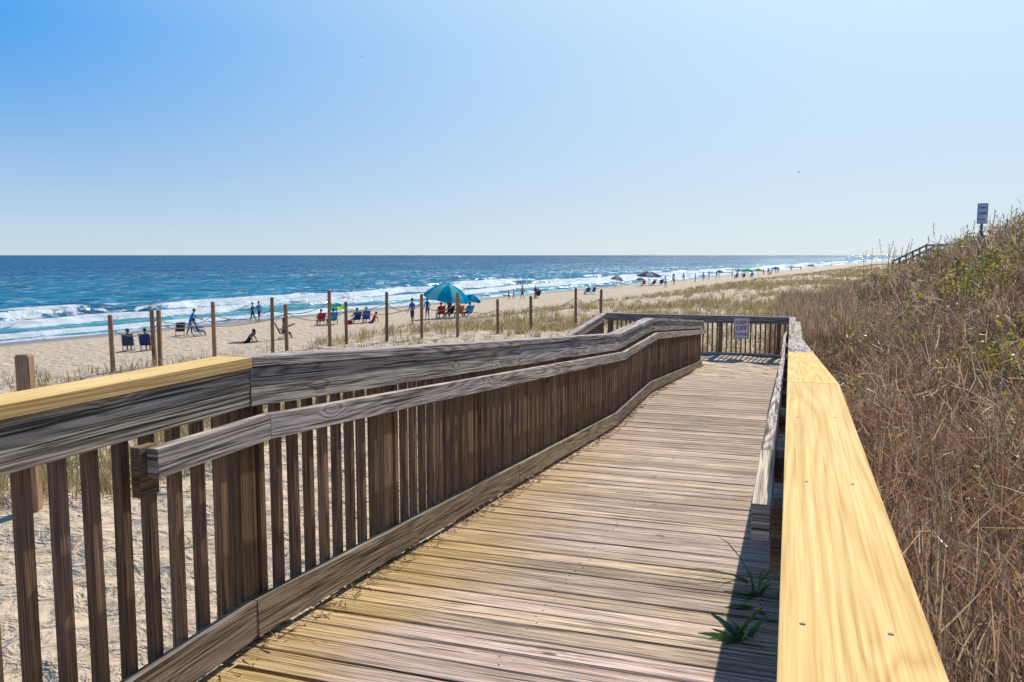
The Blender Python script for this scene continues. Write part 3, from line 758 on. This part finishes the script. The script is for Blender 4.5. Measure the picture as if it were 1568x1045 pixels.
def towel(X,Y,hd,c,L=1.9,W=.95):
    n=14;m=9;a=np.linspace(-W/2,W/2,m);b=np.linspace(-L/2,L/2,n);A,B=np.meshgrid(a,b,indexing='ij')
    x=X+A*math.cos(hd)-B*math.sin(hd);y_=Y+A*math.sin(hd)+B*math.cos(hd)
    z=hz(x,y_)+.03+(vnoise(x*6,y_*6,5))*.02
    np_mesh('beach_towel',np.stack([x,y_,z],-1).reshape(-1,3),grid_faces(m,n),mats=[cmat(c)],smooth=True)
towel(-15.5,48.0,R(75),(.06,.05,.09))
sitter(-13.5,48.8,R(-65),(.05,.05,.07),shirt=(.5,.22,.10),pants=black,sleeve=False,female=True,long_hair=True,lean=6,arm=(55,50),el=(50,60))
umbrella(-13.2,62.6,(.45,.65,.10),(.0,.40,.50),H=1.7,rad=.65,tilt=(R(-18),R(10)),rise=.3)
sitter(-14.5,62.6,R(30),(.45,.05,.05),shirt=(.4,.05,.05),pants=navy)
sitter(-13.7,62.8,R(50),(.0,.25,.5),shirt=(.0,.1,.3),pants=navy)
sitter(-11.9,63.0,R(40),(.02,.05,.2),shirt=navy,pants=black)
sitter(-11.2,63.4,R(20),(.03,.10,.4),shirt=(.05,.12,.35),pants=navy,hat=(.3,.3,.35))
person(-10.6,62.8,R(75),lean=-30,th=(70,80),kn=(70,85),arm=(-25,-25),el=(8,8),shirt=red,pants=navy,seat=.03)
person(-6.9,57.3,R(55),shirt=(.03,.10,.28),pants=(.03,.06,.16),th=(-4,4),kn=(4,2),H=1.78,arm=(6,4),el=(25,20))
umbrella(-5.4,65.3,(.0,.40,.62),(.22,.68,.72),H=2.7,rad=1.85,tilt=(R(9),R(5)),rise=1.05,pw=2.1,n=10,name='beach_canopy')
umbrella(-3.6,66.2,(.0,.20,.55),(.02,.42,.66),H=1.9,rad=.75,tilt=(R(12),R(10)),rise=.35)
person(-6.7,65.5,R(40),shirt=(.03,.12,.4),pants=navy,H=1.6)
person(-4.9,64.6,R(-30),shirt=(.35,.06,.05),pants=navy,H=1.55,lean=8)
sitter(-5.6,64.5,R(25),(.5,.03,.03),shirt=(.15,.05,.1),pants=black)
sitter(-5.0,65.3,R(45),(.03,.03,.06),shirt=black,pants=navy)
sitter(-4.2,64.8,R(30),(.5,.12,.03),shirt=(.4,.1,.05),pants=navy)
sitter(-3.5,65.3,R(50),(.0,.2,.55),shirt=(.1,.3,.5),pants=navy)
person(-.4,104,R(70),shirt=(.4,.2,.15),pants=black,H=1.2,sleeve=False)
person(.2,104.5,R(-80),shirt=(.4,.2,.15),pants=(.3,.05,.1),H=1.25,sleeve=False,th=(14,-14),kn=(2,12))
person(1.3,104,R(60),shirt=(.42,.25,.18),pants=black,H=1.7,sleeve=False,th=(12,-12),kn=(2,14))
sitter(3.2,105.5,R(40),(.02,.02,.03),shirt=black,pants=black)
person(3.0,104.5,R(30),shirt=black,pants=black,H=1.5,lean=10)
sitter(10.2,113,R(40),(.0,.12,.5),shirt=(.02,.1,.4),pants=navy)
chair(11.0,113.2,R(30),(.0,.15,.5))
umbrella(17.9,144,(.30,.30,.33),(.55,.5,.5),H=2.2,rad=1.15,rise=.7,tilt=(0,R(12)))
umbrella(25.3,154,(.12,.16,.28),(.50,.50,.55),H=2.6,rad=2.4,rise=.75,tilt=(R(5),0))
umbrella(21.6,140,(.18,.22,.15),(.35,.35,.3),H=1.7,rad=.8,rise=.4)
rs=random.Random(4)
# strollers and bathers further along the shore: (X, Y) in metres
for X_,Y_ in[(32.8,168),(36.3,176),(36.4,165),(36.8,190),(45,190),(50.4,205),(56.9,215),(51.5,190),(56.7,205),(56.2,195),(65,215),(69.3,225),(76.7,240),(93.9,280),(104,300),(119.5,330),(145.4,380),(24,130),(29,149),(41,178),(83,262)]:
    person(X_,Y_,rs.uniform(0,6.28),shirt=rs.choice([navy,red,white,(.1,.2,.4),(.4,.22,.15),black]),pants=rs.choice([navy,black,(.1,.2,.5)]),H=rs.uniform(1.55,1.85),th=(rs.uniform(0,16),-10),kn=(3,10))
for X_,Y_,c1,c2,rad in[(49.9,200,(.2,.2,.2),(.4,.4,.4),.9),(56,198,(.05,.45,.2),(.1,.6,.3),1.3),(60.7,205,(.75,.6,.1),(.1,.5,.4),1.2),(58.6,215,(.1,.3,.6),(.6,.6,.6),1.0),(74.4,235,(.1,.2,.5),(.2,.2,.3),1.1),(107.7,300,(.4,.4,.4),(.2,.2,.2),1.2)]:
    umbrella(X_,Y_,c1,c2,H=2.0,rad=rad,rise=.5)
for X_,Y_ in[(50.6,188),(53.5,192),(57,198),(68.3,220),(25.5,150),(27.3,152),(23.7,150)]:
    sitter(X_,Y_,rs.uniform(0,2),rs.choice([navy,(.0,.2,.5),red]),shirt=rs.choice([navy,black,red]),pants=navy)
cb=Boards()
cb.beam((-12.6,62.3,h1(-12.6,62.3)+.16),(-12.05,62.3,h1(-12.6,62.3)+.16),.36,.32,0);cb.beam((-12.62,62.3,h1(-12.6,62.3)+.35),(-12.03,62.3,h1(-12.6,62.3)+.35),.38,.06,1)
cb.build('cooler',[cmat(red),cmat(white)],bevel=.02,rot=False)
def gull(X,Y,z,s=1.0):
    v=[(0,.22,0),(.045,0,.02),(-.045,0,.02),(0,-.25,0),(0,0,-.05),(.28,.06,.10),(.30,-.07,.10),(.65,-.06,.02),(-.28,.06,.10),(-.30,-.07,.10),(-.65,-.06,.02),(0,.0,.05),(.06,-.32,0),(-.06,-.32,0)]
    f=[(0,1,11),(0,11,2),(0,4,1),(0,2,4),(3,11,1),(3,2,11),(3,1,4),(3,4,2),(1,5,6),(5,7,6),(2,9,8),(8,9,10),(3,12,13),(1,6,3),(2,3,9)]
    me=bpy.data.meshes.new('seagull');me.from_pydata(v,[],f);me.materials.append(cmat((.15,.15,.16)))
    o=bpy.data.objects.new('seagull',me);col.objects.link(o);o.location=(X,Y,z);o.scale=(s,s,s);o.rotation_euler=(.2,.3,.8)
gull(-28.1,160,38.3)
gull(54.4,160,17.1)

# ---------------------------------------------------------------- light
sd=Vector((math.sin(SAZ)*math.cos(SEL),math.cos(SAZ)*math.cos(SEL),math.sin(SEL)))
L=bpy.data.lights.new('sun','SUN');L.energy=5.0;L.angle=R(.5);L.color=(1,.945,.86)
so=bpy.data.objects.new('sun',L);col.objects.link(so);so.rotation_euler=(-sd).to_track_quat('-Z','Y').to_euler();so.location=(0,0,30)
w=bpy.data.worlds.new('World');scene.world=w;w.use_nodes=True
WT=NT.__new__(NT);WT.t=w.node_tree;WT.t.nodes.clear()
sk=WT.n('ShaderNodeTexSky',sky_type='NISHITA',sun_disc=False,sun_elevation=SEL,sun_rotation=SAZ,air_density=1.0,dust_density=.3,ozone_density=3.0,altitude=0)
dirn=WT.n('ShaderNodeTexCoord').outputs['Generated']
dt=WT.n('ShaderNodeVectorMath',{0:dirn,1:tuple(sd)},operation='DOT_PRODUCT').outputs['Value']
el=WT.n('ShaderNodeSeparateXYZ',{0:dirn}).outputs[2]
g=WT.math('POWER',WT.n('ShaderNodeMapRange',{0:dt,1:.46,2:.94}).outputs[0],1.35)
K_=1/.12
sc=lambda c:tuple(x*K_ for x in c)
body=WT.mix(g,sc((.035,.34,.86)),sc((.80,.98,1.04)))
hor=WT.mix(g,sc((.58,.72,.80)),sc((.88,.92,.93)))
hf=WT.math('POWER',WT.n('ShaderNodeMapRange',{0:el,1:.24,2:0.0}).outputs[0],1.25)
cust=WT.mix(hf,body,hor)
cust=WT.mix(WT.math('MULTIPLY',WT.ramp(el,.36,.80),.85),cust,sc((.025,.11,.34)))
fin=WT.mix(.92,sk.outputs[0],cust)
bgn=WT.n('ShaderNodeBackground',{0:fin,1:.12})
ow=WT.n('ShaderNodeOutputWorld');WT.t.links.new(bgn.outputs[0],ow.inputs[0])
scene.view_settings.view_transform='Standard';scene.view_settings.look='None';scene.view_settings.exposure=0
cam=bpy.data.cameras.new('camera');cam.sensor_width=36;cam.lens=29.16;cam.clip_end=100000;cam.clip_start=.05
co=bpy.data.objects.new('camera',cam);col.objects.link(co);co.location=(0,0,EYE);co.rotation_euler=(R(90-5.91),0,0)
scene.camera=co
